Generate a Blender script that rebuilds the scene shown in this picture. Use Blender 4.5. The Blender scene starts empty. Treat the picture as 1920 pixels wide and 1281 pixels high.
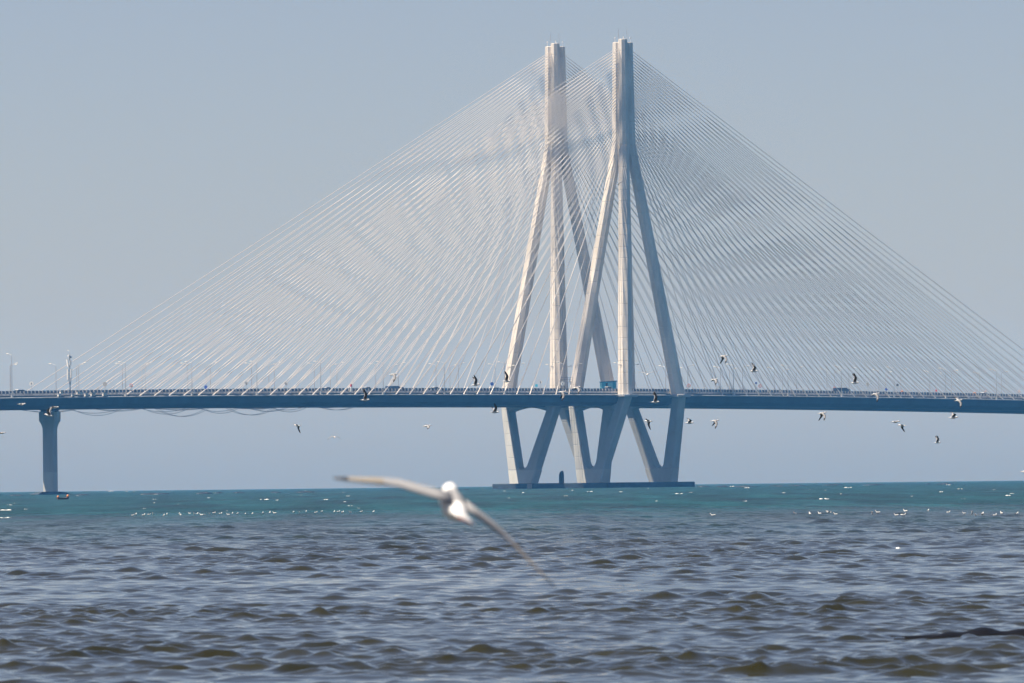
import bpy, math, random
import numpy as np
from mathutils import Matrix, Vector

rnd = random.Random(7)
R = math.radians
scn = bpy.context.scene
COL = scn.collection

# ------------------------------------------------------------------ camera, sky, sun, exposure
EYE = 2.0                      # eye height over the near water (m)
EARTH = 7.4e6                  # effective earth radius: the sea really curves away to its horizon
FOC = 13400.0                  # focal length in photo pixels (1920 wide)
PITCH = math.atan(261.8 / FOC)
ROLL = 0.0113
fwd = Vector((0, math.cos(PITCH), math.sin(PITCH)))
r0 = Vector((1, 0, 0)); u0 = Vector((0, -math.sin(PITCH), math.cos(PITCH)))
rgt = math.cos(ROLL) * r0 - math.sin(ROLL) * u0
upv = math.sin(ROLL) * r0 + math.cos(ROLL) * u0
cd = bpy.data.cameras.new('camera'); cam = bpy.data.objects.new('camera', cd); COL.objects.link(cam)
m = Matrix.Identity(4)
for k in range(3):
    m[k][0] = rgt[k]; m[k][1] = upv[k]; m[k][2] = -fwd[k]
m[2][3] = EYE
cam.matrix_world = m
cd.sensor_width = 36; cd.lens = 36 * FOC / 1920
cd.clip_start = 1; cd.clip_end = 30000
cd.dof.use_dof = True; cd.dof.focus_distance = 600; cd.dof.aperture_fstop = 8.8
scn.camera = cam

SUN_EL, SUN_AZ = 63.0, -98.0          # azimuth clockwise from the view direction (+Y)
world = bpy.data.worlds.new('World'); scn.world = world; world.use_nodes = True
wn = world.node_tree; wn.nodes.clear()
sky = wn.nodes.new('ShaderNodeTexSky'); sky.sky_type = 'NISHITA'; sky.sun_disc = False
sky.sun_elevation = R(SUN_EL); sky.sun_rotation = R(SUN_AZ)
sky.altitude = 0; sky.air_density = 0.7; sky.dust_density = 0.95; sky.ozone_density = 1.6
bg = wn.nodes.new('ShaderNodeBackground'); bg.inputs['Strength'].default_value = 0.060
wo = wn.nodes.new('ShaderNodeOutputWorld')
tint = wn.nodes.new('ShaderNodeMix'); tint.data_type = 'RGBA'; tint.blend_type = 'MULTIPLY'; tint.inputs[0].default_value = 1; tint.inputs[7].default_value = (1.085, 0.95, 0.955, 1)
wn.links.new(sky.outputs[0], tint.inputs[6]); wn.links.new(tint.outputs[2], bg.inputs[0]); wn.links.new(bg.outputs[0], wo.inputs[0])
sd = bpy.data.lights.new('sun', 'SUN'); sun = bpy.data.objects.new('sun', sd); COL.objects.link(sun)
sd.energy = 5.0; sd.angle = R(0.5); sd.color = (1.0, 0.90, 0.76)
sdir = Vector((math.sin(R(SUN_AZ)) * math.cos(R(SUN_EL)), math.cos(R(SUN_AZ)) * math.cos(R(SUN_EL)), math.sin(R(SUN_EL))))
sun.rotation_euler = sdir.to_track_quat('Z', 'Y').to_euler()
sun.location = (-400, 600, 500)
scn.view_settings.view_transform = 'Standard'; scn.view_settings.look = 'None'
scn.view_settings.gamma = 1; scn.view_settings.exposure = 0.8
scn.render.engine = 'CYCLES'
scn.cycles.volume_bounces = 1
scn.cycles.max_bounces = 6
scn.cycles.filter_width = 1.5

# ------------------------------------------------------------------ helpers
def tag(o, label=None, cat=None, group=None, kind=None):
    if label: o['label'] = label
    if cat: o['category'] = cat
    if group: o['group'] = group
    if kind: o['kind'] = kind
    return o

def empty(name, loc=(0, 0, 0), rz=0.0, parent=None):
    o = bpy.data.objects.new(name, None); COL.objects.link(o)
    o.empty_display_size = 0.5
    o.location = loc; o.rotation_euler = (0, 0, rz); o.parent = parent
    return o

class MB:
    """collects shapes of one object into one mesh"""
    def __init__(s): s.v = []; s.f = []; s.mi = []; s.cur = 0
    def _add(s, vs, fs):
        b = len(s.v); s.v += [tuple(p) for p in vs]
        for f in fs: s.f.append(tuple(b + i for i in f)); s.mi.append(s.cur)
    def hexa(s, p):            # 8 corners: bottom ring 0-3, top ring 4-7
        s._add(p, [(3, 2, 1, 0), (4, 5, 6, 7), (0, 1, 5, 4), (1, 2, 6, 5), (2, 3, 7, 6), (3, 0, 4, 7)])
    def box(s, x0, x1, y0, y1, z0, z1):
        s.hexa([(x0, y0, z0), (x1, y0, z0), (x1, y1, z0), (x0, y1, z0), (x0, y0, z1), (x1, y0, z1), (x1, y1, z1), (x0, y1, z1)])
    def rings(s, rings, cap=True, closed=True):
        n = len(rings[0]); b = len(s.v)
        for r in rings: s.v += [tuple(p) for p in r]
        for k in range(len(rings) - 1):
            for i in range(n if closed else n - 1):
                j = (i + 1) % n
                s.f.append((b + k * n + i, b + k * n + j, b + (k + 1) * n + j, b + (k + 1) * n + i)); s.mi.append(s.cur)
        if cap:
            s.f.append(tuple(b + i for i in reversed(range(n)))); s.mi.append(s.cur)
            e = b + (len(rings) - 1) * n
            s.f.append(tuple(e + i for i in range(n))); s.mi.append(s.cur)
    def tube(s, pts, rad, n=6, cap=True):
        pts = [Vector(p) for p in pts]
        rr = rad if isinstance(rad, (list, tuple)) else [rad] * len(pts)
        out = []
        for k, p in enumerate(pts):
            d = (pts[min(k + 1, len(pts) - 1)] - pts[max(k - 1, 0)]).normalized()
            ref = Vector((0, 0, 1)) if abs(d.z) < 0.9 else Vector((1, 0, 0))
            a = d.cross(ref).normalized(); b = d.cross(a)
            out.append([p + rr[k] * (math.cos(2 * math.pi * i / n) * a - math.sin(2 * math.pi * i / n) * b) for i in range(n)])
        s.rings(out, cap)
    def build(s, name, mats, parent=None, smooth=False, loc=None):
        me = bpy.data.meshes.new(name); me.from_pydata(s.v, [], s.f)
        for mt in (mats if isinstance(mats, (list, tuple)) else [mats]): me.materials.append(mt)
        me.polygons.foreach_set('material_index', s.mi)
        if smooth: me.polygons.foreach_set('use_smooth', [True] * len(me.polygons))
        me.update()
        o = bpy.data.objects.new(name, me); COL.objects.link(o)
        if parent: o.parent = parent
        if loc: o.location = loc
        return o

def copy_tree(o, parent=None):
    c = o.copy(); COL.objects.link(c); c.parent = parent
    for ch in list(o.children): copy_tree(ch, c)
    return c

def pix(x, y, D):
    """the world point that stands D metres out at photo pixel (x, y)"""
    d = fwd + (x - 960) / FOC * rgt + (640.5 - y) / FOC * upv
    return d * (D / d.y) + Vector((0, 0, EYE))
def sea_dist(x, y):
    d = fwd + (x - 960) / FOC * rgt + (640.5 - y) / FOC * upv
    mm = -d.z / d.y
    return (mm - math.sqrt(max(mm * mm - 2 * EYE / EARTH, 0))) * EARTH
def sea_z(x, y): return -(x * x + y * y) / (2 * EARTH)

# ------------------------------------------------------------------ materials
def mat(name, col, rough=0.6, metal=0.0, var=0.0, scale=1.0, bump=0.0, bscale=20.0, streak=False, col2=None, spec=0.5):
    mt = bpy.data.materials.new(name); mt.use_nodes = True
    nt = mt.node_tree; b = nt.nodes['Principled BSDF']
    b.inputs['Roughness'].default_value = rough; b.inputs['Metallic'].default_value = metal
    b.inputs['Specular IOR Level'].default_value = spec
    b.inputs['Base Color'].default_value = (*col, 1)
    tc = nt.nodes.new('ShaderNodeTexCoord')
    if var or col2:
        mp = nt.nodes.new('ShaderNodeMapping')
        mp.inputs['Scale'].default_value = (scale, scale, scale * (0.18 if streak else 1))
        n1 = nt.nodes.new('ShaderNodeTexNoise'); n1.inputs['Scale'].default_value = 1; n1.inputs['Detail'].default_value = 6
        n1.inputs['Roughness'].default_value = 0.6
        rp = nt.nodes.new('ShaderNodeValToRGB')
        c2 = col2 if col2 else tuple(c * (1 - var) for c in col)
        rp.color_ramp.elements[0].position = 0.32; rp.color_ramp.elements[1].position = 0.68
        rp.color_ramp.elements[0].color = (*c2, 1)
        rp.color_ramp.elements[1].color = (*(min(1, c * (1 + var * 0.5)) for c in col), 1)
        nt.links.new(tc.outputs['Object'], mp.inputs[0]); nt.links.new(mp.outputs[0], n1.inputs['Vector'])
        nt.links.new(n1.outputs[0], rp.inputs[0]); nt.links.new(rp.outputs[0], b.inputs['Base Color'])
    if bump:
        n2 = nt.nodes.new('ShaderNodeTexNoise'); n2.inputs['Scale'].default_value = bscale; n2.inputs['Detail'].default_value = 4
        bp = nt.nodes.new('ShaderNodeBump'); bp.inputs['Strength'].default_value = bump; bp.inputs['Distance'].default_value = 0.05
        nt.links.new(tc.outputs['Object'], n2.inputs['Vector']); nt.links.new(n2.outputs[0], bp.inputs['Height'])
        nt.links.new(bp.outputs[0], b.inputs['Normal'])
    return mt

M = {}
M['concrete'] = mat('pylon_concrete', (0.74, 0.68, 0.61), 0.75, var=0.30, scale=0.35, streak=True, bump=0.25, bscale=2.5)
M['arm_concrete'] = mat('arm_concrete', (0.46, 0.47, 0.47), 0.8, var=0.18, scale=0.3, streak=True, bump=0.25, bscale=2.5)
M['splash'] = mat('splash_coat', (0.54, 0.55, 0.53), 0.75, var=0.12, scale=0.4, streak=True)
M['girder'] = mat('girder_shaded_concrete', (0.014, 0.055, 0.10), 0.7, var=0.35, scale=0.25, streak=True)  # grey concrete; the deck's dark blue shade is put into this colour
M['edge'] = mat('edge_beam', (0.42, 0.43, 0.45), 0.8, var=0.25, scale=0.5)
M['kerb'] = mat('parapet_kerb', (0.50, 0.48, 0.47), 0.85, var=0.45, scale=1.3)
M['panel'] = mat('rail_panel', (0.07, 0.10, 0.16), 0.5, var=0.2, scale=0.5)
M['post'] = mat('rail_post', (0.62, 0.60, 0.57), 0.6, var=0.2, scale=2)
M['road'] = mat('asphalt', (0.06, 0.06, 0.06), 0.9, var=0.2, scale=0.4)
M['cable'] = mat('cable_sheath', (0.64, 0.60, 0.57), 0.6, var=0.08, scale=0.2)
M['tube'] = mat('guide_tube', (0.70, 0.66, 0.62), 0.45, var=0.15, scale=1)
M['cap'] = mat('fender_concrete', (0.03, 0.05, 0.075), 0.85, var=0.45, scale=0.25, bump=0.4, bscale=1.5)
M['rock'] = mat('wet_rock', (0.010, 0.014, 0.020), 0.5, var=0.5, scale=1.2, bump=0.6, bscale=4)
M['dark_rock'] = mat('slick_rock', (0.004, 0.004, 0.006), 0.55, var=0.4, scale=3, bump=0.3, bscale=9, spec=0.08)
M['galv'] = mat('galvanised_steel', (0.50, 0.50, 0.50), 0.45, 0.4, var=0.12, scale=2)
M['lamp_head'] = mat('lamp_housing', (0.80, 0.78, 0.72), 0.35, var=0.05, scale=4)
M['dark_steel'] = mat('dark_steel', (0.10, 0.12, 0.15), 0.5, 0.5, var=0.2, scale=2)
M['white'] = mat('white_paint', (0.80, 0.80, 0.78), 0.4, var=0.06, scale=3)
M['red'] = mat('red_paint', (0.62, 0.06, 0.05), 0.45, var=0.1, scale=3)
M['blue'] = mat('blue_paint', (0.03, 0.08, 0.42), 0.45, var=0.1, scale=3)
M['skyblue'] = mat('kiosk_cladding', (0.05, 0.48, 0.72), 0.5, var=0.25, scale=1.2, streak=True)
M['kiosk_pale'] = mat('kiosk_pale_cladding', (0.28, 0.74, 0.85), 0.5, var=0.15, scale=1.0, streak=True)
M['kiosk_roof'] = mat('kiosk_roofing', (0.03, 0.20, 0.34), 0.5, var=0.2, scale=1.5)
M['orange'] = mat('orange_plastic', (0.85, 0.30, 0.08), 0.5, var=0.15, scale=3)
M['rubber'] = mat('rubber', (0.02, 0.02, 0.02), 0.8, var=0.1, scale=5)
M['glass'] = mat('car_glass', (0.02, 0.03, 0.04), 0.08, var=0.05, scale=2)
M['net'] = mat('net_cord', (0.06, 0.12, 0.20), 0.8, var=0.2, scale=2)
M['wood'] = mat('boat_wood', (0.10, 0.06, 0.05), 0.6, var=0.3, scale=3)
M['gull_white'] = mat('gull_white', (0.85, 0.84, 0.82), 0.8, var=0.05, scale=12)
M['gull_grey'] = mat('gull_grey', (0.30, 0.30, 0.31), 0.8, var=0.12, scale=14)
M['gull_black'] = mat('gull_black', (0.018, 0.016, 0.018), 0.7, var=0.3, scale=14)
M['gull_under'] = mat('gull_underwing', (0.13, 0.12, 0.12), 0.8, var=0.3, scale=14)
M['gull_tan'] = mat('gull_flight_feather', (0.30, 0.27, 0.23), 0.8, var=0.2, scale=16)
M['bill'] = mat('gull_bill', (0.45, 0.10, 0.05), 0.5, var=0.1, scale=20)
M['foam'] = mat('foam', (0.80, 0.80, 0.78), 0.9, var=0.15, scale=6, bump=0.5, bscale=9)

# ------------------------------------------------------------------ the sea
def make_sea():
    rs = []
    r = 3.0
    while r < 58: rs.append(r); r *= 1.09
    r = 58.0
    while r < 118: rs.append(r); r += 0.065
    while r < 620: rs.append(r); r *= 1.00112
    while r < 8000: rs.append(r); r *= 1.0065
    rs = np.array(rs)
    dr = np.gradient(rs)
    core = np.arange(-0.083, 0.083, 0.00046)
    right = []; a = 0.083; st = 0.004
    while a < math.pi - 0.2: right.append(a); a += st; st = min(st * 1.25, 0.12)
    right.append(math.pi - 0.1)
    ang = np.concatenate([-np.array(right[::-1]), core, np.array(right)])
    rr, aa = np.meshgrid(rs, ang, indexing='ij')
    X = rr * np.sin(aa); Y = rr * np.cos(aa)
    dA = np.gradient(ang)
    fine = np.maximum(dr[:, None] * 1.0, rr * dA[None, :]).astype(np.float32)
    Xf = X.astype(np.float32); Yf = Y.astype(np.float32)
    Z = np.zeros_like(Xf); DX = np.zeros_like(Xf); DY = np.zeros_like(Xf)
    g = np.random.default_rng(11)
    # slowly varying gusts and lulls: ripples are stronger in patches
    gust = np.zeros_like(Xf)
    for k in range(14):
        L = 10 ** g.uniform(0.7, 1.7); th = g.uniform(0, 2 * math.pi)
        gust += np.sin((Xf * math.cos(th) * 0.6 + Yf * math.sin(th)) * (2 * math.pi / L) + g.uniform(0, 6.28))
    gust = np.clip(1.0 + 0.24 * gust / 2.6, 0.45, 1.7)
    # inshore the water is calmer, offshore rougher
    calm = np.clip((rr.astype(np.float32) - 78) / 190, 0, 1); calm = calm * calm * (3 - 2 * calm)
    n = 84
    for k in range(n):
        q = (k + g.uniform(0, 1)) / n
        lam = 0.22 * (3.0 / 0.22) ** q
        th = R(-90) + g.normal(0, R(58) if lam < 3 else R(38)) + R(14)
        sl = 0.064 * min(1, (lam / 0.30) ** 0.2) if lam < 1.1 else 0.060 * (1.1 / lam) ** 1.2
        A = sl * lam / (2 * math.pi) * 0.62
        kk = 2 * math.pi / lam
        w = np.clip((lam / fine - 2.2) / 3.0, 0, 1)
        short = 1 if lam < 2.2 else 0
        amp = A * w * (gust * (0.52 + 0.52 * calm) if short else (0.50 + 0.45 * calm))
        ph = (Xf * math.cos(th) + Yf * math.sin(th)) * kk + g.uniform(0, 6.283)
        c = np.cos(ph); s_ = np.sin(ph)
        Z += amp * c
        DX -= 0.95 * amp * math.cos(th) * s_; DY -= 0.95 * amp * math.sin(th) * s_
    sg = 0.030
    Z = Z + 0.24 * np.clip(Z, -2 * sg, 2.6 * sg) ** 2 / sg       # peaky crests, flat troughs
    Z = Z - (X * X + Y * Y) / (2 * EARTH)
    co = np.stack([X + DX, Y + DY, Z], -1).reshape(-1, 3).astype(np.float32)
    nr, na = rr.shape
    ii = np.arange(nr * na).reshape(nr, na)
    q = np.stack([ii[:-1, :-1], ii[:-1, 1:], ii[1:, 1:], ii[1:, :-1]], -1)[:, :, ::-1].reshape(-1, 4)
    me = bpy.data.meshes.new('sea')
    me.vertices.add(len(co)); me.vertices.foreach_set('co', co.ravel())
    me.loops.add(q.size); me.loops.foreach_set('vertex_index', q.ravel().astype(np.int32))
    me.polygons.add(len(q)); me.polygons.foreach_set('loop_start', np.arange(0, q.size, 4, dtype=np.int32))
    me.polygons.foreach_set('use_smooth', np.ones(len(q), dtype=bool))
    me.update(calc_edges=True)
    o = bpy.data.objects.new('sea', me); COL.objects.link(o)
    mt = bpy.data.materials.new('sea_water'); mt.use_nodes = True
    nt = mt.node_tree; b = nt.nodes['Principled BSDF']; L = nt.links.new
    b.inputs['IOR'].default_value = 1.33; b.inputs['Roughness'].default_value = 0.07
    geo = nt.nodes.new('ShaderNodeNewGeometry')
    sep = nt.nodes.new('ShaderNodeSeparateXYZ'); L(geo.outputs['Position'], sep.inputs[0])
    # silty brown inshore, green-blue beyond the silt line (a wandering edge)
    mp = nt.nodes.new('ShaderNodeMapping'); mp.inputs['Scale'].default_value = (0.035, 0.010, 0); L(geo.outputs['Position'], mp.inputs[0])
    nz = nt.nodes.new('ShaderNodeTexNoise'); nz.inputs['Scale'].default_value = 1; nz.inputs['Detail'].default_value = 7; nz.inputs['Roughness'].default_value = 0.68; L(mp.outputs[0], nz.inputs['Vector'])
    ma = nt.nodes.new('ShaderNodeMath'); ma.operation = 'MULTIPLY_ADD'; ma.inputs[1].default_value = 380; L(nz.outputs[0], ma.inputs[0]); L(sep.outputs['Y'], ma.inputs[2])
    mr = nt.nodes.new('ShaderNodeMapRange'); mr.inputs['From Min'].default_value = 390; mr.inputs['From Max'].default_value = 680
    L(ma.outputs[0], mr.inputs['Value'])
    mx = nt.nodes.new('ShaderNodeMix'); mx.data_type = 'RGBA'
    n2 = nt.nodes.new('ShaderNodeTexNoise'); n2.inputs['Scale'].default_value = 0.35; n2.inputs['Detail'].default_value = 4; L(geo.outputs['Position'], n2.inputs['Vector'])
    silt = nt.nodes.new('ShaderNodeMix'); silt.data_type = 'RGBA'
    silt.inputs[6].default_value = (0.009, 0.010, 0.004, 1); silt.inputs[7].default_value = (0.030, 0.027, 0.007, 1)
    L(n2.outputs[0], silt.inputs[0])
    L(mr.outputs[0], mx.inputs[0]); L(silt.outputs[2], mx.inputs[6])
    mpt = nt.nodes.new('ShaderNodeMapping'); mpt.inputs['Scale'].default_value = (0.12, 0.0065, 0); mpt.inputs['Location'].default_value = (3.7, 1.2, 0); L(geo.outputs['Position'], mpt.inputs[0])
    nt_ = nt.nodes.new('ShaderNodeTexNoise'); nt_.inputs['Scale'].default_value = 1; nt_.inputs['Detail'].default_value = 9; nt_.inputs['Roughness'].default_value = 0.80; L(mpt.outputs[0], nt_.inputs['Vector'])
    rt = nt.nodes.new('ShaderNodeMapRange'); rt.inputs['From Min'].default_value = 0.42; rt.inputs['From Max'].default_value = 0.58; L(nt_.outputs[0], rt.inputs['Value'])
    teal = nt.nodes.new('ShaderNodeMix'); teal.data_type = 'RGBA'; teal.inputs[6].default_value = (0.003, 0.016, 0.019, 1); teal.inputs[7].default_value = (0.007, 0.062, 0.072, 1)
    L(rt.outputs[0], teal.inputs[0]); L(teal.outputs[2], mx.inputs[7])
    L(mx.outputs[2], b.inputs['Base Color'])
    h1 = nt.nodes.new('ShaderNodeTexNoise'); h1.inputs['Scale'].default_value = 2.6; h1.inputs['Detail'].default_value = 3
    h2 = nt.nodes.new('ShaderNodeTexNoise'); h2.inputs['Scale'].default_value = 0.22; h2.inputs['Detail'].default_value = 5; h2.inputs['Roughness'].default_value = 0.7
    L(geo.outputs['Position'], h1.inputs['Vector']); L(geo.outputs['Position'], h2.inputs['Vector'])
    far = nt.nodes.new('ShaderNodeMapRange'); far.inputs['From Min'].default_value = 130; far.inputs['From Max'].default_value = 700
    far.inputs['To Min'].default_value = 0.0; far.inputs['To Max'].default_value = 1.0
    L(sep.outputs['Y'], far.inputs['Value'])
    b1 = nt.nodes.new('ShaderNodeBump'); b1.inputs['Strength'].default_value = 0.12; b1.inputs['Distance'].default_value = 0.02
    b2 = nt.nodes.new('ShaderNodeBump'); b2.inputs['Distance'].default_value = 2.4
    fs = nt.nodes.new('ShaderNodeMapRange'); fs.inputs['From Min'].default_value = 180; fs.inputs['From Max'].default_value = 520
    fs.inputs['To Min'].default_value = 0.5; fs.inputs['To Max'].default_value = 0.07; L(sep.outputs['Y'], fs.inputs['Value']); L(fs.outputs[0], b.inputs['Specular IOR Level'])
    fr = nt.nodes.new('ShaderNodeMapRange'); fr.inputs['From Min'].default_value = 160; fr.inputs['From Max'].default_value = 560
    fr.inputs['To Min'].default_value = 0.035; fr.inputs['To Max'].default_value = 0.30; L(sep.outputs['Y'], fr.inputs['Value']); L(fr.outputs[0], b.inputs['Roughness'])
    # cat's paws: patches of rougher and smoother water
    mp3 = nt.nodes.new('ShaderNodeMapping'); mp3.inputs['Scale'].default_value = (0.10, 0.006, 0); L(geo.outputs['Position'], mp3.inputs[0])
    n3 = nt.nodes.new('ShaderNodeTexNoise'); n3.inputs['Scale'].default_value = 1; n3.inputs['Detail'].default_value = 9; n3.inputs['Roughness'].default_value = 0.8; L(mp3.outputs[0], n3.inputs['Vector'])
    r3 = nt.nodes.new('ShaderNodeMapRange'); r3.inputs['From Min'].default_value = 0.38; r3.inputs['From Max'].default_value = 0.62; r3.inputs['To Min'].default_value = 0.15; r3.inputs['To Max'].default_value = 1.6
    L(n3.outputs[0], r3.inputs['Value'])
    m3 = nt.nodes.new('ShaderNodeMath'); m3.operation = 'MULTIPLY'; L(far.outputs[0], m3.inputs[0]); L(r3.outputs[0], m3.inputs[1]); L(m3.outputs[0], b2.inputs['Strength'])
    L(h1.outputs[0], b1.inputs['Height']); L(h2.outputs[0], b2.inputs['Height']); L(b2.outputs[0], b1.inputs['Normal']); L(b1.outputs[0], b.inputs['Normal'])
    me.materials.append(mt)
    tag(o, 'choppy sea, brown inshore and blue-green farther out', 'sea', kind='structure')
    return o
sea = make_sea()

# ------------------------------------------------------------------ the bridge (local axes: u along the deck towards the near end, w across, z up)
TH = R(49.676)
ROTZ = math.pi + TH
A2 = Vector((-math.cos(TH), -math.sin(TH), 0)); T2 = Vector((math.sin(TH), -math.cos(TH), 0))
CEN = Vector((34.51, 2161.2, 0))
SEP = 26.7
def brg(u, w, z): return CEN + A2 * u + T2 * w + Vector((0, 0, z))
def zb(u): return 24.35 - 2.45e-5 * (u - 40) ** 2       # girder soffit
def zroad(u): return zb(u) + 3.95
ULO, UHI = -330, 330

def ring8(cu, cw, z, wa, wt, ch):
    a, t = wa / 2, wt / 2
    pts = [(a, -t + ch), (a, t - ch), (a - ch, t), (-a + ch, t), (-a, t - ch), (-a, -t + ch), (-a + ch, -t), (a - ch, -t)]
    return [(cu + p[0], cw + p[1], z) for p in pts]

def lifts(leg, stations, n, mt, ch):
    """a leg cast in n lifts between two stations (z, u, w, wa, wt); each lift is a block with recessed joints"""
    (z0, u0_, w0, a0, t0), (z1, u1, w1, a1, t1) = stations
    def at(q, inset):
        z = z0 + (z1 - z0) * q
        return ring8(u0_ + (u1 - u0_) * q, w0 + (w1 - w0) * q, z, a0 + (a1 - a0) * q - inset, t0 + (t1 - t0) * q - inset, ch * (a0 + (a1 - a0) * q))
    H = z1 - z0; e = 0.10 / H
    for k in range(n):
        q0, q1 = k / n, (k + 1) / n
        b = MB(); b.rings([at(q0, 0.15), at(q0 + e, 0), at(q1 - e, 0), at(q1, 0.15)])
        b.build('lift', mt, leg)

near = empty('cable_stayed_bridge', CEN, ROTZ)
tag(near, 'nearer bridge carriageway with the right-hand concrete pylon and white stay cables', 'bridge', 'twin cable stayed carriageways')

Z_BASE, Z_APEX, Z_DECK, Z_KINK, Z_TOP = 1.1, 5.35, 27.3, 103.4, 135.3
for su in (1, -1):
    for sw in (1, -1):
        leg = empty('pylon_leg', (0, 0, 0), 0, near)
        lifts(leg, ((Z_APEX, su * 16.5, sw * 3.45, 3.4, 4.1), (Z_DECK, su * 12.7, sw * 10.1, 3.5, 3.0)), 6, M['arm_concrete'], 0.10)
        lifts(leg, ((Z_DECK, su * 12.7, sw * 9.75, 4.05, 4.1), (Z_KINK, su * 1.5, sw * 1.3, 3.05, 3.05)), 22, M['concrete'], 0.28)
        lifts(leg, ((Z_KINK, su * 1.5, sw * 1.3, 3.05, 3.05), (Z_TOP - (0.0 if su == sw else 0.9), su * 1.33, sw * 1.16, 2.5, 2.5)), 9, M['concrete'], 0.29)
        b = MB(); b.rings([ring8(su * 12.7, sw * 10.25, z, 6.0 - g_, 6.0 - g_, 1.2) for z, g_ in ((Z_DECK - 0.45, 0.25), (Z_DECK - 0.25, 0), (Z_DECK + 0.30, 0), (Z_DECK + 0.42, 0.2))])
        b.build('collar', M['edge'], leg)
    # solid foot of the V with a rounded notch
    b = MB()
    prof = []
    for z, ww in ((Z_BASE, 4.45), (Z_APEX - 0.02, 5.6)):
        q = (z - Z_BASE) / (Z_DECK - Z_BASE)
        prof.append((z, su * (17.1 - 4.4 * q), ww))
    rr_ = []
    for z, u, ww in prof: rr_.append(ring8(u, 0, z, 3.5, 2 * ww, 0.35))
    b.rings(rr_); b.build('leg_foot', M['splash'], near)
    b = MB(); N = 14       # curved fillet filling the bottom of the V
    pts = []
    for i in range(N + 1):
        w = -1.9 + 3.8 * i / N
        pts.append((w, Z_APEX - 0.05 + 0.10 + 1.1 * (abs(w) / 1.9) ** 2.2))
    fr, bk = [], []
    uq = su * 16.45
    top = [(uq + 1.55, w, z) for w, z in pts]; topb = [(uq - 1.55, w, z) for w, z in pts]
    bot = [(uq + 1.55, w, Z_APEX - 0.1) for w, z in pts]; botb = [(uq - 1.55, w, Z_APEX - 0.1) for w, z in pts]
    for i in range(N):
        b.hexa([botb[i], bot[i], bot[i + 1], botb[i + 1], topb[i], top[i], top[i + 1], topb[i + 1]])
    b.build('leg_fillet', M['arm_concrete'], near)
    # crossbeam under the deck with an arched soffit
    b = MB(); N = 16; uq = su * 13.2
    for i in range(N):
        w0, w1 = -8.4 + 16.8 * i / N, -8.4 + 16.8 * (i + 1) / N
        pw = 2.0 if su > 0 else 7.0
        f0, f1 = 0.12 + 1.5 * (abs(w0) / 8.4) ** pw, 0.12 + 1.5 * (abs(w1) / 8.4) ** pw
        zt = zb(uq) + 0.6
        b.hexa([(uq - 1.5, w0, zb(uq) - f0), (uq + 1.5, w0, zb(uq) - f0), (uq + 1.5, w1, zb(uq) - f1), (uq - 1.5, w1, zb(uq) - f1),
                (uq - 1.5, w0, zt), (uq + 1.5, w0, zt), (uq + 1.5, w1, zt), (uq - 1.5, w1, zt)])
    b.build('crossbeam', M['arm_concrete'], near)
b = MB()
b.rings([ring8(0, 0, z, 2 * l, 2 * t, 0.2) for z, l, t in ((Z_KINK - 0.6, 1.75, 1.5), (Z_TOP - 1.2, 1.55, 1.35))])
b.build('pylon_head', M['concrete'], near)
for su, sw in ((1, -1), (-1, 1)):
    b = MB(); b.tube([(su * 1.5, sw * 0.4, Z_TOP - 2), (su * 1.5, sw * 0.4, Z_TOP + 3.4)], [0.07, 0.05], 6)
    b.build('lightning_rod', M['galv'], near)
for su, sw in ((1, -1), (-1, 1), (1, 1)):
    b = MB(); b.tube([(su * 1.6, sw * 1.7, Z_TOP - 1.0), (su * 1.6, sw * 1.7, Z_TOP + 0.45)], 0.05, 6)
    b.tube([(su * 1.6, sw * 1.7, Z_TOP + 0.3), (su * 1.6, sw * 1.7, Z_TOP + 0.75)], 0.17, 8)
    b.build('beacon_lamp', M['white'], near)

# deck: girder, edge beams, kerbs, railings
def sweep(name, sect, mt, us, closed=True):
    b = MB(); b.rings([[(u, w, zb(u) + z) for w, z in sect] for u in us]); return b.build(name, mt, near)
US = [ULO + (UHI - ULO) * i / 66 for i in range(67)]
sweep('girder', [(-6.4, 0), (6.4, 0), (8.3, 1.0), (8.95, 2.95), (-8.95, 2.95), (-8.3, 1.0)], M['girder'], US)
sweep('road_surface', [(-6.6, 3.8), (6.6, 3.8), (6.6, 3.95), (-6.6, 3.95)], M['road'], US)
for s in (1, -1):
    sweep('edge_beam', [(s * 6.9, 2.90), (s * 9.55, 2.96), (s * 9.55, 3.20), (s * 9.4, 3.30), (s * 6.9, 3.32)][::s], M['edge'], US)
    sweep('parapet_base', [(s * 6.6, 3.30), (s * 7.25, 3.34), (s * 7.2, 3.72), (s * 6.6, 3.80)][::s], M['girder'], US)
    sweep('parapet_kerb', [(s * 6.62, 3.74), (s * 7.35, 3.74), (s * 7.25, 4.33), (s * 6.9, 4.33)][::s], M['kerb'], US)
    sweep('top_rail', [(s * 6.92, 4.98), (s * 7.02, 4.98), (s * 7.02, 5.05), (s * 6.92, 5.05)][::s], M['galv'], US)
    pb, sb, kb = MB(), MB(), MB()
    u = ULO + 2.0
    while u < UHI - 2:
        z = zb(u)
        pb.box(u + 0.17, u + 1.28, s * 7.0 - 0.03, s * 7.0 + 0.03, z + 4.40, z + 5.10 + rnd.uniform(-.03, .05))
        sb.box(u - 0.10, u + 0.10, s * 7.14 - 0.09, s * 7.14 + 0.09, z + 4.30, z + 4.93)
        if rnd.random() < 0.75: kb.box(u + 0.3, u + 0.3 + rnd.uniform(0.3, 0.8), s * 7.38 - 0.04, s * 7.38 + 0.04, z + 3.90, z + 4.15 + rnd.uniform(0, .1))
        u += 1.45
    tag(pb.build('rail_panels', M['panel'], near), kind='stuff')
    tag(sb.build('rail_posts', M['post'], near), kind='stuff')
    tag(kb.build('kerb_blocks', M['post'], near), kind='stuff')

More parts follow.
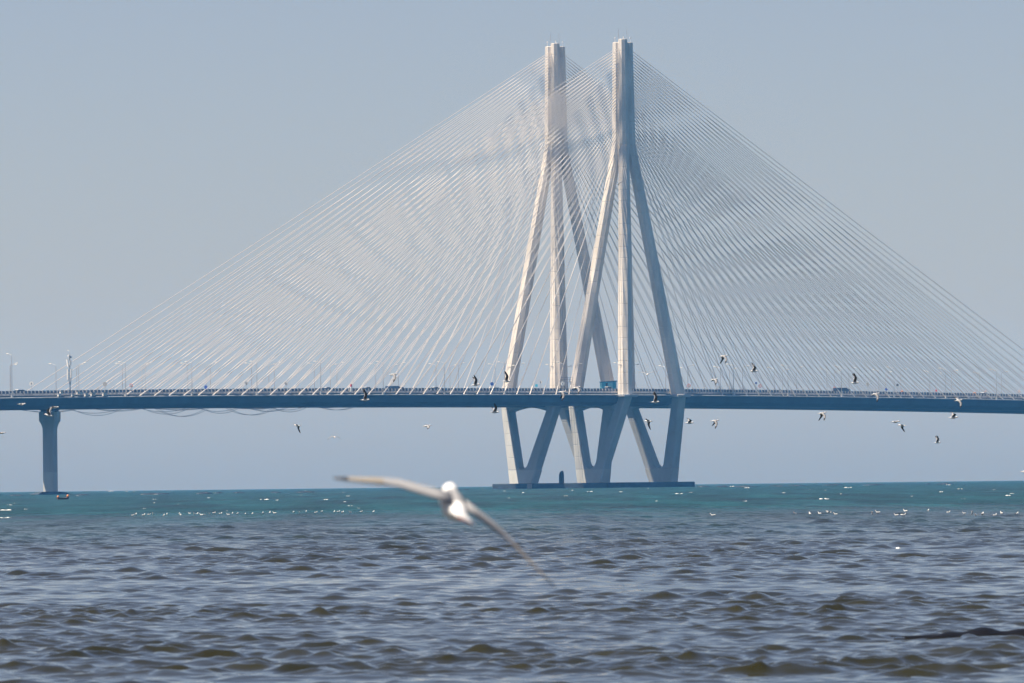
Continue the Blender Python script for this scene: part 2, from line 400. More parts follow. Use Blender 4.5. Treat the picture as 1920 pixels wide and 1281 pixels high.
# stay cables: 33 a side in each of the two planes
Z32 = 132.9
for su in (1, -1):
    for sw in (1, -1):
        for i in range(33):
            ud = su * (36.55 + 6 * i)
            lo = Vector((ud, sw * 7.85, zb(ud) + 3.45)); hi = Vector((su * 1.55, sw * 0.55, Z32 - (32 - i) * 0.885))
            d = (hi - lo); Ln = d.length; dn = d / Ln
            b = MB(); b.tube([lo + dn * 1.0, lo + d * .5 - Vector((0, 0, 0.0009 * Ln)), hi], 0.080, 6, cap=False)
            c = b.build('stay_cable', M['cable'], near, smooth=True)
            b = MB(); b.tube([lo - dn * 0.3, lo + dn * 2.6, lo + dn * 2.9], [0.18, 0.18, 0.12], 7)
            b.build('guide_tube', M['tube'], c)
            b = MB(); b.tube([hi - dn * 1.1, hi + dn * 0.4], 0.12, 6)
            b.build('anchor_sleeve', M['tube'], c)

# the end pier of the long span
def ring_p(u, z, hw, ha, ch): return ring8(u, 0, z, 2 * ha, 2 * hw, ch)
pu = 250.6
zt = zb(pu) - 0.75
pier = MB(); pier.rings([ring_p(pu, 5.9, 2.15, 0.95, 0.28), ring_p(pu, 17.2, 2.15, 0.95, 0.28)]
                        + [ring_p(pu, 17.2 + 2.9 * q, 2.15 + 1.35 * q ** 1.9, 0.95 + 0.35 * q ** 1.9, 0.28 + 0.35 * q) for q in (0.2, 0.4, 0.6, 0.8, 1.0)]
                        + [ring_p(pu, zt, 3.5, 1.3, 0.65)])
po = pier.build('pier', M['arm_concrete'], near)
b = MB(); b.rings([ring_p(pu, -1.5, 2.15, 0.95, 0.28), ring_p(pu, 5.88, 2.16, 0.96, 0.28)]); b.build('splash_band', M['splash'], po)
for w in (-2.2, 2.2):
    b = MB(); b.box(pu - 0.6, pu + 0.6, w - 0.7, w + 0.7, zt - 0.05, zb(pu) + 0.03); b.build('bearing', M['dark_steel'], po)
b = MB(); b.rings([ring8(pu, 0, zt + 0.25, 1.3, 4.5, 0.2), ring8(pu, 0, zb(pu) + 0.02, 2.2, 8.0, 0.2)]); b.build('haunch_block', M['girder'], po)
b = MB()
rgx = random.Random(5)
for k, (z, s) in enumerate(((-1.6, 1.1), (0.0, 1.0), (0.45, 0.72), (0.62, 0.35))):
    pass
rings_ = []
for z, s in ((-1.6, 1.12), (-0.15, 1.0), (0.25, 0.80), (0.55, 0.50)):
    rings_.append([(pu + s * 4.0 * math.cos(2 * math.pi * i / 20) * (1 + 0.06 * math.sin(i * 3.1)), s * 6.6 * math.sin(2 * math.pi * i / 20) * (1 + 0.05 * math.sin(i * 2.3)), z) for i in range(20)])
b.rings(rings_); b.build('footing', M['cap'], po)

# sagging safety nets and loose lines under the deck
def net(u0_, u1, sag, cross=True, back=0.0):
    b = MB(); n = 22
    for s, w, sg in ((0, 8.0, sag), (1, 6.8, sag * (0.60 if cross else 0.97))):
        pts = [(u0_ + (u1 - u0_) * i / n + s * back, w, zb(u0_) - 0.02 - sg * (1 - (2 * i / n - 1) ** 2)) for i in range(n + 1)]
        b.tube(pts, 0.055, 4)
        if s == 0: p0 = pts
        else:
            if cross:
                for k in range(0, n + 1): b.tube([p0[k], pts[k]], 0.018, 3)
    return b.build('hanging_net', M['net'], near)
net(241.5, 222, 0.75); net(222, 202.5, 1.75); net(188, 168, 0.5); net(169, 153, 1.55); net(153, 138, 0.45)
net(187, 166, 2.3, False); net(148, 132, 1.1, False)

far = copy_tree(near)
far.location = CEN - T2 * SEP
tag(far, 'farther bridge carriageway with the left-hand concrete pylon and white stay cables', 'bridge', 'twin cable stayed carriageways')

# pile cap shared by both pylons
b = MB()
def rr8(z, g): return [(u, w, z) for u, w in ((20.5 + g, -36.2 - g), (20.5 + g, 9.3 + g), (19.5 + g, 10.3 + g), (-19.5 - g, 10.3 + g), (-20.5 - g, 9.3 + g), (-20.5 - g, -36.2 - g), (-19.5 - g, -37.2 - g), (19.5 + g, -37.2 - g))]
b.rings([rr8(-3, 0), rr8(1.05, 0), rr8(1.25, -0.15)])
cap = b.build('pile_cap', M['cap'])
cap.location = CEN; cap.rotation_euler = (0, 0, ROTZ)
tag(cap, 'long low dark pile cap at the waterline carrying both pylons', 'pile cap')
b = MB(); b.box(-0.5, 0.5, -0.9, 0.9, -3, 1.0)
e_ = b.build('fender_pale_strip', M['edge'], cap, loc=(20.1, -21.5, 0.12))

# tall round-topped block on the cap
c = brg(19.0, -10.2, 1.2)
b = MB(); rg = []
for q in range(9):
    z = 3.75 * q / 8
    s = 1.0 if q < 5 else math.sqrt(max(0.04, 1 - ((q - 4.4) / 3.8) ** 2))
    rg.append([(0.78 * s * (1 + .05 * math.sin(3 * q + i)) * math.cos(2 * math.pi * i / 12) + 0.35 * (1 - s) , 0.6 * s * math.sin(2 * math.pi * i / 12), z) for i in range(12)])
b.rings(rg); o = b.build('mooring_dolphin', M['cap'], smooth=True, loc=c)
tag(o, 'dark upright round-topped block standing on the pile cap between the V legs', 'mooring block')

# ------------------------------------------------------------------ street lamps
def make_lamp(h, arm):
    root = empty('street_lamp')
    b = MB(); b.tube([(0, 0, 0), (0, 0, h)], [0.10, 0.06], 8); b.build('pole', M['galv'], root)
    b = MB(); b.box(-0.25, 0.25, -0.25, 0.25, 0, 0.5); b.build('base', M['galv'], root)
    b = MB(); b.tube([(0, 0, h - 0.05), (0, arm * 0.5, h + 0.25), (0, arm, h + 0.38)], 0.05, 6); b.build('arm', M['galv'], root)
    b = MB()
    rg = []
    for y, wx, hz in ((-0.5, 0.06, 0.04), (-0.35, 0.16, 0.10), (0.15, 0.20, 0.13), (0.5, 0.10, 0.06)):
        rg.append([(wx * math.cos(2 * math.pi * i / 8), arm + y, h + 0.40 + hz * math.sin(2 * math.pi * i / 8)) for i in range(8)])
    b.rings(rg); b.build('lamp_head', M['lamp_head'], root, smooth=True)
    return root
ORD = ['first', 'second', 'third', 'fourth', 'fifth', 'sixth', 'seventh', 'eighth', 'ninth', 'tenth', 'eleventh', 'twelfth', 'thirteenth', 'fourteenth', 'fifteenth', 'sixteenth', 'seventeenth', 'eighteenth', 'nineteenth', 'twentieth']
ORD += ['twenty-' + w for w in ORD[:9]] + ['thirtieth'] + ['thirty-' + w for w in ORD[:9]]
protoL = make_lamp(9.1, -2.3)
usedL = [False]
rows = ((8.95, math.pi * 0, 'nearer carriageway, arm to the left', near),
        (-8.95, math.pi, 'nearer carriageway, arm to the right', near),
        (8.95 - SEP, 0, 'farther carriageway, arm to the left', far),
        (-8.95 - SEP, math.pi, 'farther carriageway, arm to the right', far))
for w, rot, txt, _ in rows:
    cl = cr = 0
    us = [229.6 - 27.02 * k for k in range(-1, 17)]
    for u in sorted([x for x in us if x > 0]) + sorted([x for x in us if x <= 0], reverse=True):
        if w > 8 and u > 240: continue
        p = brg(u, w, zroad(u) - 0.6)
        # skip what the frame does not show
        d = p - Vector((0, 0, EYE)); px = 960 + FOC * d.dot(rgt) / d.dot(fwd)
        if px < -20 or px > 1940: continue
        o = copy_tree(protoL) if usedL[0] else protoL; usedL[0] = True
        o.location = p; o.rotation_euler = (0, 0, ROTZ + rot + rnd.uniform(-.04, .04))
        if u > 0: lab = f'lamp on the {txt}, {ORD[cl]} left of its pylon'; cl += 1
        else: lab = f'lamp on the {txt}, {ORD[cr]} right of its pylon'; cr += 1
        tag(o, lab, 'street lamp', 'street lamps along the bridge deck')
tall = make_lamp(11.5, -1.6)
uT = 274.5; tall.location = brg(uT, 8.95, zroad(uT) - 0.6); tall.rotation_euler = (0, 0, ROTZ)
tag(tall, 'tallest street lamp at the far left end of the bridge deck', 'street lamp', 'street lamps along the bridge deck')

# ------------------------------------------------------------------ telecom mast
def place(o, x, w, dz=0.0, rot=0.0):
    """stand o on the deck at photo column x, on the line w across the bridge"""
    lo, hi = -300.0, 320.0
    for _ in range(50):
        mid = (lo + hi) / 2; p = brg(mid, w, zroad(mid)); d = p - Vector((0, 0, EYE))
        if 960 + FOC * d.dot(rgt) / d.dot(fwd) > x: lo = mid
        else: hi = mid
    o.location = brg(mid, w, zroad(mid) + dz); o.rotation_euler = (0, 0, rot)
    return mid
root = empty('telecom_mast')
b = MB(); b.tube([(0, 0, -0.5), (0, 0, 10.8)], [0.16, 0.09], 8); b.build('pole', M['dark_steel'], root)
for s in (-1, 1):
    b = MB(); b.tube([(0, 0, 2.2), (s * 0.62, 0, 4.3), (s * 0.62, 0, 6.8)], 0.05, 6)
    b.tube([(0, 0, 4.5), (s * 0.6, 0, 4.5)], 0.04, 6); b.tube([(0, 0, 6.6), (s * 0.6, 0, 6.6)], 0.04, 6); b.build('bracket', M['dark_steel'], root)
for x, z0, z1, ww, tl in ((-0.72, 4.1, 7.0, 0.34, 0), (0.55, 4.5, 6.9, 0.30, 0), (-0.55, 7.6, 9.6, 0.48, -0.35), (0.25, 8.0, 9.3, 0.40, 0.1)):
    b = MB(); b.hexa([(x - ww / 2, -0.25, z0), (x + ww / 2, -0.25, z0), (x + ww / 2, 0.05, z0), (x - ww / 2, 0.05, z0),
                      (x - ww / 2 + tl, -0.25, z1), (x + ww / 2 + tl, -0.25, z1), (x + ww / 2 + tl, 0.05, z1), (x - ww / 2 + tl, 0.05, z1)])
    b.build('antenna_panel', M['white'] if ww != 0.40 else M['galv'], root)
for x, z in ((-0.35, 10.6), (0.42, 10.25)):
    b = MB(); rg = [[(x + s * r_ * math.cos(2 * math.pi * i / 12), y, z + r_ * math.sin(2 * math.pi * i / 12)) for i in range(12)] for y, r_, s in ((-0.3, 0.27, 1), (0.0, 0.30, 1), (0.15, 0.15, 1))]
    b.rings(rg); b.build('dish_drum', M['white'] if x < 0 else M['dark_steel'], root)
b = MB(); b.tube([(0, 0, 10.7), (0, 0, 11.6), (-0.3, 0, 12.0), (-0.8, 0, 12.1)], [0.06, 0.05, 0.05, 0.1], 6); b.build('top_arm', M['galv'], root)
place(root, 131.5, 8.95, 0, R(-38))
tag(root, 'telecom mast with white antenna panels and dish drums at left end of deck', 'telecom mast')

# ------------------------------------------------------------------ road signs
def round_sign(h, rad, face, rim, shape='round'):
    root = empty('road_sign')
    b = MB(); b.tube([(0, 0.06, 0), (0, 0.06, h)], 0.045, 6); b.build('post', M['galv'], root)
    n = {'round': 20, 'square': 4, 'triangle': 3}[shape]
    off = {'round': 0, 'square': math.pi / 4, 'triangle': math.pi / 2}[shape]
    def disc(name, r_, y0, y1, mt):
        b = MB(); b.rings([[(r_ * math.cos(off + 2 * math.pi * i / n), y, h + r_ * math.sin(off + 2 * math.pi * i / n)) for i in range(n)] for y in (y1, y0)])
        return b.build(name, mt, root)
    p = disc('plate', rad, -0.02, 0.02, rim)
    if face is not rim: q = disc('face', rad * 0.74, -0.05, -0.021, face)
    if shape == 'round' and face is M['white']:
        b = MB(); b.box(-0.10, 0.10, -0.07, -0.052, h - 0.26, h + 0.26); b.build('symbol', M['dark_steel'], root)
    return root
signs = [
    (59, 719.5, 8.5, 0.62, 'white', 'white', 'round', 'white round road sign above the left end of the deck'),
    (197, 720.5, 8.5, 0.62, 'galv', 'galv', 'round', 'grey back of a round road sign right of the telecom mast'),
    (246, 723, 8.5, 0.50, 'white', 'red', 'round', 'small white road sign with red rim, second sign right of the telecom mast'),
    (386, 726, -8.0, 0.50, 'blue', 'blue', 'round', 'blue round road sign left of the middle of the cable fan'),
    (462, 718.5, 8.5, 0.50, 'white', 'galv', 'round', 'white road sign between the small blue sign and the red barrel'),
    (536.5, 719.5, 8.5, 0.52, 'galv', 'white', 'round', 'grey round sign nearest to the left of the red barrel'),
    (922.7, 720, -8.0, 0.55, 'blue', 'blue', 'round', 'blue round road sign just left of the farther pylon leg'),
    (1006, 723, -18, 0.55, 'skyblue', 'skyblue', 'square', 'light blue square sign between the legs of the farther pylon'),
    (1013.7, 716.8, -18, 0.48, 'white', 'white', 'round', 'white round sign above the light blue square sign'),
    (1055, 719.3, 8.5, 0.60, 'white', 'white', 'round', 'white round sign below the inspection platform'),
    (1292, 723, -8, 0.55, 'white', 'red', 'round', 'red-rimmed round sign just right of the nearer pylon'),
    (1418, 718.5, -18, 0.45, 'blue', 'dark_steel', 'square', 'small dark square sign high above the rail, left of a red-rimmed sign'),
    (1425, 724, -8, 0.55, 'white', 'red', 'round', 'red-rimmed round sign beside the small dark square sign'),
    (1565, 728.5, -8, 0.50, 'white', 'red', 'round', 'low red-rimmed sign just left of the dark truck'),
    (1627, 720.7, 8.5, 0.55, 'white', 'galv', 'round', 'white round sign right of the dark truck'),
    (1662, 730, -8, 0.45, 'blue', 'blue', 'round', 'low blue round sign on the right part of the deck'),
    (1683, 722, -8, 0.5, 'dark_steel', 'dark_steel', 'square', 'dark square sign above the left orange barrier'),
    (1755.5, 732.5, -8, 0.5, 'red', 'red', 'triangle', 'red triangular sign between the two orange barriers'),
    (1848.6, 733.5, -8, 0.55, 'white', 'red', 'triangle', 'white triangular sign with red border right of the orange barriers'),
    (1911, 734, -8, 0.55, 'white', 'red', 'triangle', 'white triangular sign with red border at the right edge of the photo'),
]
for x, y, w, rad, fc, rm, shp, lab in signs:
    tmp = empty('probe'); u = place(tmp, x, w); p = tmp.location.copy(); bpy.data.objects.remove(tmp)
    zt_ = pix(x, y, p.y).z
    o = round_sign(zt_ - p.z, rad, M[fc], M[rm], shp)
    o.location = p; o.rotation_euler = (0, 0, R(-18))
    tag(o, lab, 'road sign', 'road signs along the deck')

# ------------------------------------------------------------------ kiosk, platform, barriers, barrel
root = empty('site_kiosk')
b = MB(); b.box(-2.4, 2.4, -1.3, 1.3, 0, 2.55); b.build('wall', M['skyblue'], root)
b = MB(); b.hexa([(-2.65, -1.55, 2.45), (2.65, -1.55, 2.62), (2.65, 1.55, 2.62), (-2.65, 1.55, 2.45), (-2.65, -1.55, 2.62), (2.65, -1.55, 2.95), (2.65, 1.55, 2.95), (-2.65, 1.55, 2.62)]); b.build('roof', M['kiosk_roof'], root)
for x0, x1 in ((0.1, 1.5), (-2.38, -1.75)):
    b = MB(); b.box(x0, x1, -1.36, -1.302, 0.05, 2.35); b.build('wall_panel', M['kiosk_pale'], root)
b = MB(); b.box(-0.55, 0.0, -1.37, -1.302, 0.9, 2.2); b.build('window', M['glass'], root)
place(root, 1140.5, -7.0, 0.9, R(-6))
b = MB(); b.box(-2.2, 2.2, -1.2, 1.2, -0.95, 0.0); b.build('plinth', M['kerb'], root)
tag(root, 'blue site kiosk with a sloping roof on the deck between the two pylons', 'kiosk')

root = empty('inspection_platform')
b = MB(); b.box(-3.9, 3.6, -1.6, 1.6, 0, 0.18); b.build('floor', M['galv'], root)
for z in (0.75, 1.35):
    b = MB()
    for y in (-1.55, 1.55): b.box(-3.9, 3.6, y - .04, y + .04, z - 0.04, z + .04)
    b.build('rail', M['dark_steel'], root)
for k in range(6):
    x = -3.85 + 7.4 * k / 5
    for y in (-1.55, 1.55):
        b = MB(); b.tube([(x, y, 0.18), (x, y, 1.4)], 0.045, 5); b.build('rail_post', M['dark_steel'], root)
for y in (-1.2, 0, 1.2):
    b = MB(); b.tube([(-1.2, y, -3.4), (-3.4, y, 0)], 0.09, 5); b.tube([(-3.3, y, -3.6), (-3.3, y, 0)], 0.07, 5); b.tube([(-1.5, y, -3.6), (-1.5, y, 0)], 0.07, 5); b.build('strut', M['dark_steel'], root)
place(root, 1074, -10.6, 3.4, 0)
tag(root, 'railed steel inspection platform around the left leg of the nearer pylon', 'platform')

def barrier(x, w, lab):
    root = empty('traffic_barrier')
    b = MB(); n = 10
    b.rings([[(0.75 * s * math.cos(math.pi * i / n), y, 0.35 + 1.25 * s * math.sin(math.pi * i / n)) for i in range(n + 1)] for y, s in ((-0.3, 0.9), (-0.15, 1), (0.15, 1), (0.3, 0.9))])
    b.build('shell', M['orange'], root)
    b = MB(); b.box(-0.85, 0.85, -0.4, 0.4, 0, 0.36); b.build('foot', M['white'], root)
    place(root, x, w, 0.45); tag(root, lab, 'barrier', 'orange barriers on the right deck')
barrier(1691, -7.6, 'left of the two orange domed barriers on the right part of the deck')
barrier(1827.7, -7.6, 'right of the two orange domed barriers on the right part of the deck')
root = empty('traffic_barrel')
for k, (z0, z1, mt) in enumerate(((0, 0.7, 'white'), (0.7, 1.35, 'white'), (1.35, 2.1, 'red'))):
    b = MB(); b.rings([[(r_ * math.cos(2 * math.pi * i / 12), r_ * math.sin(2 * math.pi * i / 12), z) for i in range(12)] for z, r_ in ((z0, 0.42 - .05 * k), (z1 - 0.02, 0.40 - .05 * k))])
    b.build('band', M[mt], root)
place(root, 658.5, 8.0, 0.2); tag(root, 'red and white traffic barrel standing on the left half of the deck', 'barrel')

# pale utility boxes on the left end of the parapet
for k, (x, dz, wd, hh) in enumerate(((111, -0.15, .5, .7), (115, 0.5, .5, .75), (135.5, -0.2, .35, .7), (146, 0.35, .4, .7), (151.5, 0.2, .5, .6), (161.5, -0.2, .55, .75), (174, -.1, .7, .8), (196, -.15, .7, .85))):
    root = empty('utility_box')
    b = MB(); b.box(-wd, wd, -0.3, 0.3, 0, hh); b.build('cabinet', M['post'], root)
    b = MB(); b.box(-wd - .08, wd + .08, -0.36, 0.36, hh + .003, hh + 0.08); b.build('lid', M['kerb'], root)
    place(root, x, 9.35, dz - 0.35, ROTZ)
    tag(root, f'pale utility box on the deck edge by the telecom mast, {ORD[k]} from the left', 'utility box', 'utility boxes by the mast')

# ------------------------------------------------------------------ vehicles
def paint(name, c): return mat(name, c, 0.25, var=0.04, scale=2)
M['car_white'] = paint('car_white', (0.78, 0.78, 0.78)); M['car_blue'] = paint('car_blue', (0.03, 0.10, 0.20)); M['car_dark'] = paint('car_dark', (0.03, 0.05, 0.09))
def prism(b, prof, y0, y1, inset=0.0):
    """side profile (x, z) extruded across, narrower at the top"""
    zs = [p[1] for p in prof]; zm = max(zs); z0 = min(zs)
    def ring(y, sg): return [(x, y - sg * inset * (z - z0) / (zm - z0 + 1e-6), z) for x, z in prof]
    b.rings([ring(y1, 1), ring(y0, -1)])
def make_car(mt):
    root = empty('car')
    b = MB(); prism(b, [(-2.1, 0.3), (2.1, 0.3), (2.15, 0.62), (1.95, 0.82), (0.95, 0.95), (-1.6, 0.98), (-2.1, 0.92)], -0.85, 0.85, 0.08); b.build('body', mt, root)
    b = MB(); prism(b, [(-1.55, 0.96), (1.0, 0.94), (0.35, 1.44), (-1.1, 1.46)], -0.76, 0.76, 0.14); b.build('windows', M['glass'], root)
    b = MB(); prism(b, [(-1.12, 1.44), (0.38, 1.42), (0.25, 1.52), (-0.95, 1.53)], -0.63, 0.63, 0.04); b.build('roof', mt, root)
    for x in (-1.3, 1.32):
        for y in (-0.78, 0.78):
            b = MB(); b.rings([[(x + r_ * math.cos(2 * math.pi * i / 14), y + dy, 0.32 + r_ * math.sin(2 * math.pi * i / 14)) for i in range(14)] for dy, r_ in ((0.1, 0.29), (0.07, 0.32), (-0.07, 0.32), (-0.1, 0.29))]); b.build('wheel', M['rubber'], root)
    for y in (-0.6, 0.6):
        b = MB(); b.box(2.08, 2.16, y - 0.16, y + 0.16, 0.62, 0.76); b.build('headlight', M['lamp_head'], root)
    return root
for x, w, mt, dr_, lab in ((33, 5.5, 'car_white', 0, 'white car at the left end of the deck beside the tallest lamp'),
                      (41, -5.0, 'car_blue', 1, 'blue car behind the railing at the left end of the deck'),
                      (611, 6.0, 'car_white', 0, 'white car on the deck left of the red and white barrel'),
                      (686, 6.0, 'car_white', 0, 'white car on the deck just right of the red and white barrel'),
                      (814, 6.0, 'car_white', 0, 'white car on the deck midway between barrel and farther pylon'),
                      (931, -4.5, 'car_blue', 1, 'dark blue car passing the left leg of the farther pylon'),
                      (1138.5, 5.5, 'car_white', 0, 'white car passing in front of the blue kiosk'),
                      (1843, 6.0, 'car_white', 0, 'white car on the deck at the right of the photo')):
    o = make_car(M[mt]); place(o, x, w * 0.8, 0.0, ROTZ + math.pi * dr_)
    o.location.z += 0.25 if 'kiosk' in lab else 0.0
    tag(o, lab, 'car', 'cars crossing the bridge')
def make_truck(mt, L, H):
    root = empty('truck')
    b = MB(); b.box(-L / 2, L / 2 - 1.9, -1.15, 1.15, 0.9, H); b.build('cargo_box', mt, root)
    b = MB(); prism(b, [(L / 2 - 1.8, 0.6), (L / 2, 0.6), (L / 2, 1.6), (L / 2 - 0.35, H - 0.35), (L / 2 - 1.8, H - 0.3)], -1.1, 1.1, 0.06); c_ = b.build('cab', mt, root)
    b = MB(); b.hexa([(L / 2 - 0.02, -0.95, 1.65), (L / 2 + 0.03, -0.95, 1.65), (L / 2 + 0.03, 0.95, 1.65), (L / 2 - 0.02, 0.95, 1.65), (L / 2 - 0.30, -0.9, H - 0.5), (L / 2 - 0.25, -0.9, H - 0.5), (L / 2 - 0.25, 0.9, H - 0.5), (L / 2 - 0.30, 0.9, H - 0.5)]); b.build('windscreen', M['glass'], c_)
    for x in (-L / 2 + 1.0, -L / 2 + 2.1, L / 2 - 0.9):
        for y in (-1.0, 1.0):
            b = MB(); b.rings([[(x + 0.48 * math.cos(2 * math.pi * i / 14), y + dy, 0.48 + 0.48 * math.sin(2 * math.pi * i / 14)) for i in range(14)] for dy in (0.13, -0.13)]); b.build('wheel', M['rubber'], root)
    return root
for x, w, L, H, lab in ((740, -4.5, 5.6, 1.95, 'dark van above the rail between the barrel and the farther pylon'), (1579, -4.5, 6.2, 2.45, 'dark blue truck above the rail right of the nearer pylon')):
    o = make_truck(M['car_dark'], L, H); place(o, x, w, 0.0, ROTZ + math.pi); tag(o, lab, 'truck')

# ------------------------------------------------------------------ gulls
GM = ['gull_white', 'gull_grey', 'gull_black', 'gull_under', 'bill', 'gull_tan']
def gull_mesh(b, near_in, near_out, far_in, far_out, sweep=0.0, tanned=False):
    """one continuous bird: x ahead, y to its left, z up; about 0.42 m long, 1.05 m across"""
    prof = [(-0.215, .004, .045, .006), (-0.16, .008, .050, .006), (-0.115, .022, .034, .0), (-0.05, .042, .043, -.004), (0.02, .052, .050, -.006), (0.085, .048, .046, -.002),
            (0.125, .036, .035, .006), (0.155, .034, .030, .013), (0.180, .032, .028, .016), (0.198, .021, .019, .013), (0.208, .010, .010, .008), (0.238, .0035, .004, .000)]
    n = 12
    b.cur = 0
    rg = [[(x, ry * math.cos(2 * math.pi * i / n), zc + rz * math.sin(2 * math.pi * i / n)) for i in range(n)] for x, rz, ry, zc in prof]
    st = len(b.f); b.rings(rg)
    for k in range(len(b.f) - st):
        seg = k // n
        if seg >= 10: b.mi[st + k] = 4
        elif 3 <= seg <= 5 and 1 <= (k % n) <= 4: b.mi[st + k] = 1
    for side, ai, ao in ((-1, near_in, near_out), (1, far_in, far_out)):
        # sections: distance along the span, leading edge x, chord, thickness
        secs = [(0.0, 0.075, 0.150, .022), (0.07, 0.090, 0.150, .018), (0.15, 0.105, 0.140, .015), (0.215, 0.118, 0.125, .013), (0.28, 0.098, 0.110, .010), (0.36, 0.055, 0.092, .007), (0.44, 0.005, 0.065, .005), (0.505, -0.045, 0.025, .003)]
        y, z, prev = 0.030, 0.018, 0.0
        rings = []
        for d, le, ch, tk in secs:
            q = min(1, max(0, (d - 0.10) / 0.16)); an = R(ai + (ao - ai) * q)
            y += (d - prev) * math.cos(an); z += (d - prev) * math.sin(an); prev = d
            ny, nz = -math.sin(an), math.cos(an)
            le2 = le - sweep * d
            pts = []
            for fx, ft in ((0, 0), (0.28, 1.0), (0.65, 0.6), (1.0, 0.05), (0.65, -0.35), (0.28, -0.6)):
                pts.append((le2 - fx * ch, side * (y + ny * tk * ft), z + nz * tk * ft))
            rings.append(pts)
        if side == 1: rings = [r_[::-1] for r_ in rings]
        st = len(b.f); b.rings(rings)
        for k in range(len(b.f) - st):
            seg = k // 6; e = k % 6
            top = e in ((0, 1, 2) if side == -1 else (2, 3, 4))
            if side == 1: top = e in (2, 3, 4)
            if seg >= 5: mi_ = 2
            elif seg >= 3: mi_ = (1 if top else 3)
            else: mi_ = (1 if top else 3) if seg > 0 else 1
            if tanned and 2 <= seg < 6: mi_ = 5 if seg in (4, 5) else 1
            b.mi[st + k] = mi_
def fit_normals(o):
    import bmesh
    bm = bmesh.new(); bm.from_mesh(o.data); bmesh.ops.recalc_face_normals(bm, faces=bm.faces); bm.to_mesh(o.data); bm.free()
def make_gull(lab, p, yaw, pitch, roll, pose, size=1.0, tanned=False):
    b = MB(); gull_mesh(b, *pose, tanned=tanned)
    o = b.build('gull', [M[k] for k in GM], smooth=True); fit_normals(o)
    o.location = p; o.rotation_euler = (R(roll), R(-pitch), R(yaw)); o.scale = (size,) * 3
    tag(o, lab, 'gull', 'gulls in flight')
    return o
UP, UPF, DN, GL, MID = (72, 62, 58, 48), (60, 80, 50, 70), (-38, -62, -14, -34), (12, -8, 12, -8), (30, 8, 40, 20)
birds = [  # x, y, length in px, yaw (0 = flying right), pitch, roll, pose, what singles it out
    (40, 758, 17, 12, 2, -10, (-5, -28, 20, 6), 'white gull against the deck at the far left, wings half spread'),
    (102, 764, 17, 5, 0, 0, (4, -4, 6, 0), 'gull gliding with level wings over the top of the left pier'),
    (92, 779, 18, 170, 12, 10, (62, 74, 40, 30), 'white gull with raised wings in front of the left pier head'),
    (2, 812, 16, 5, 0, 0, (6, -12, 10, 0), 'gull cut off by the left edge of the photo below the deck'),
    (737, 702, 17, 8, 4, 0, (-35, -58, 5, -12), 'gull above the deck left of centre, dark wing hanging down'),
    (891, 722, 17, 8, 4, 0, UP, 'gull with raised black wings above the deck left of the farther pylon'),
    (684, 750, 18, 5, 0, 0, UPF, 'gull with raised dark wings in front of the dark girder left of centre'),
    (558, 798, 15, 150, 6, 12, (-20, -62, 6, -12), 'white gull with drooping wing tip below the deck, left of centre'),
    (627, 820, 13, 100, 4, 0, (18, -40, 18, -40), 'small gull seen head-on, lowest of those under the left deck'),
    (800, 799, 16, 10, 4, 0, (-14, -24, 2, -8), 'gull gliding below the deck midway to the pylons'),
    (927, 773, 17, 10, 0, 0, (48, 56, 34, 24), 'gull with spread wings beside the top of the leftmost V leg'),
    (949, 715, 17, 0, 0, 0, (78, 66, 66, 56), 'gull with tall black wings before the left leg of the farther pylon'),
    (1054, 735, 17, 5, 2, 0, (-52, -68, -30, -44), 'gull with a black wing pointing straight down over the deck edge'),
    (1081, 727, 17, 14, 6, 0, (-24, -46, -4, -24), 'brownish gull over the deck left of the blue kiosk'),
    (1214, 702, 15, 80, 6, 0, (28, 12, 28, 10), 'white gull seen head-on between the legs of the nearer pylon'),
    (1228, 754, 17, 5, 0, 0, (64, 72, 62, 60), 'gull with wings up before the girder right of the nearer pylon front leg'),
    (1216, 790, 16, 160, 4, 14, (-18, -66, 8, -6), 'white gull with hooked wing tip inside the right V'),
    (1292, 793, 17, 5, 0, 0, (34, 14, 44, 20), 'white gull beside the rightmost V leg'),
    (1356, 668, 17, 20, 4, 0, (-36, -50, -30, -56), 'highest gull right of the nearer pylon'),
    (1339, 712, 15, 12, 4, 0, (-16, -46, 2, -20), 'pale gull below the highest one, right of the nearer pylon'),
    (1413, 696, 17, 5, 0, 0, (46, 24, 40, 62), 'gull with one white and one dark wing, right of the highest gull'),
    (1340, 789, 16, 10, 2, 0, (-46, -62, -20, -40), 'gull with a black lowered wing under the deck right of the V legs'),
    (1541, 775, 17, 18, 4, 0, (-34, -52, -30, -54), 'gull with lowered wings under the girder right of centre'),
    (1602, 718, 17, 5, 0, 0, (78, 60, 70, 56), 'gull with one black wing straight up above the right deck'),
    (1641, 739, 17, 14, 6, 0, (-38, -60, -6, -16), 'gull crossing the railing of the right deck, wing hanging down'),
    (1797, 751, 16, 16, 6, 0, (-46, -60, 8, 26), 'gull before the right girder, dark wing hanging down'),
    (1787, 783, 18, 5, 0, 0, (40, 12, 56, 20), 'white gull with bent raised wings under the right girder'),
    (1678, 791, 17, 5, 0, 0, (2, -6, 6, -2), 'upper of the two gliding gulls close together at right'),
    (1692, 798, 16, 165, 4, 8, (-12, -44, 4, -10), 'lower of the two gliding gulls close together at right'),
    (1757, 830, 13, 5, 0, 0, (66, 56, 62, 50), 'lowest flying gull at right, black wings raised'),
    (1159, 346, 11, 70, 4, -18, (26, 4, 26, 4), 'small gull high up between the legs of the nearer pylon'),
    (1923, 884, 20, 8, 4, 0, (-40, -58, 6, -4), 'gull cut off by the right edge of the photo'),
    (1553, 962, 14, 20, 6, 0, (30, 2, 34, 8), 'gull with open wings landing among the floating birds at right'),
    (1560, 990, 15, 90, 2, 0, (8, -16, 8, -16), 'gull skimming the water below the landing one at right'),
]
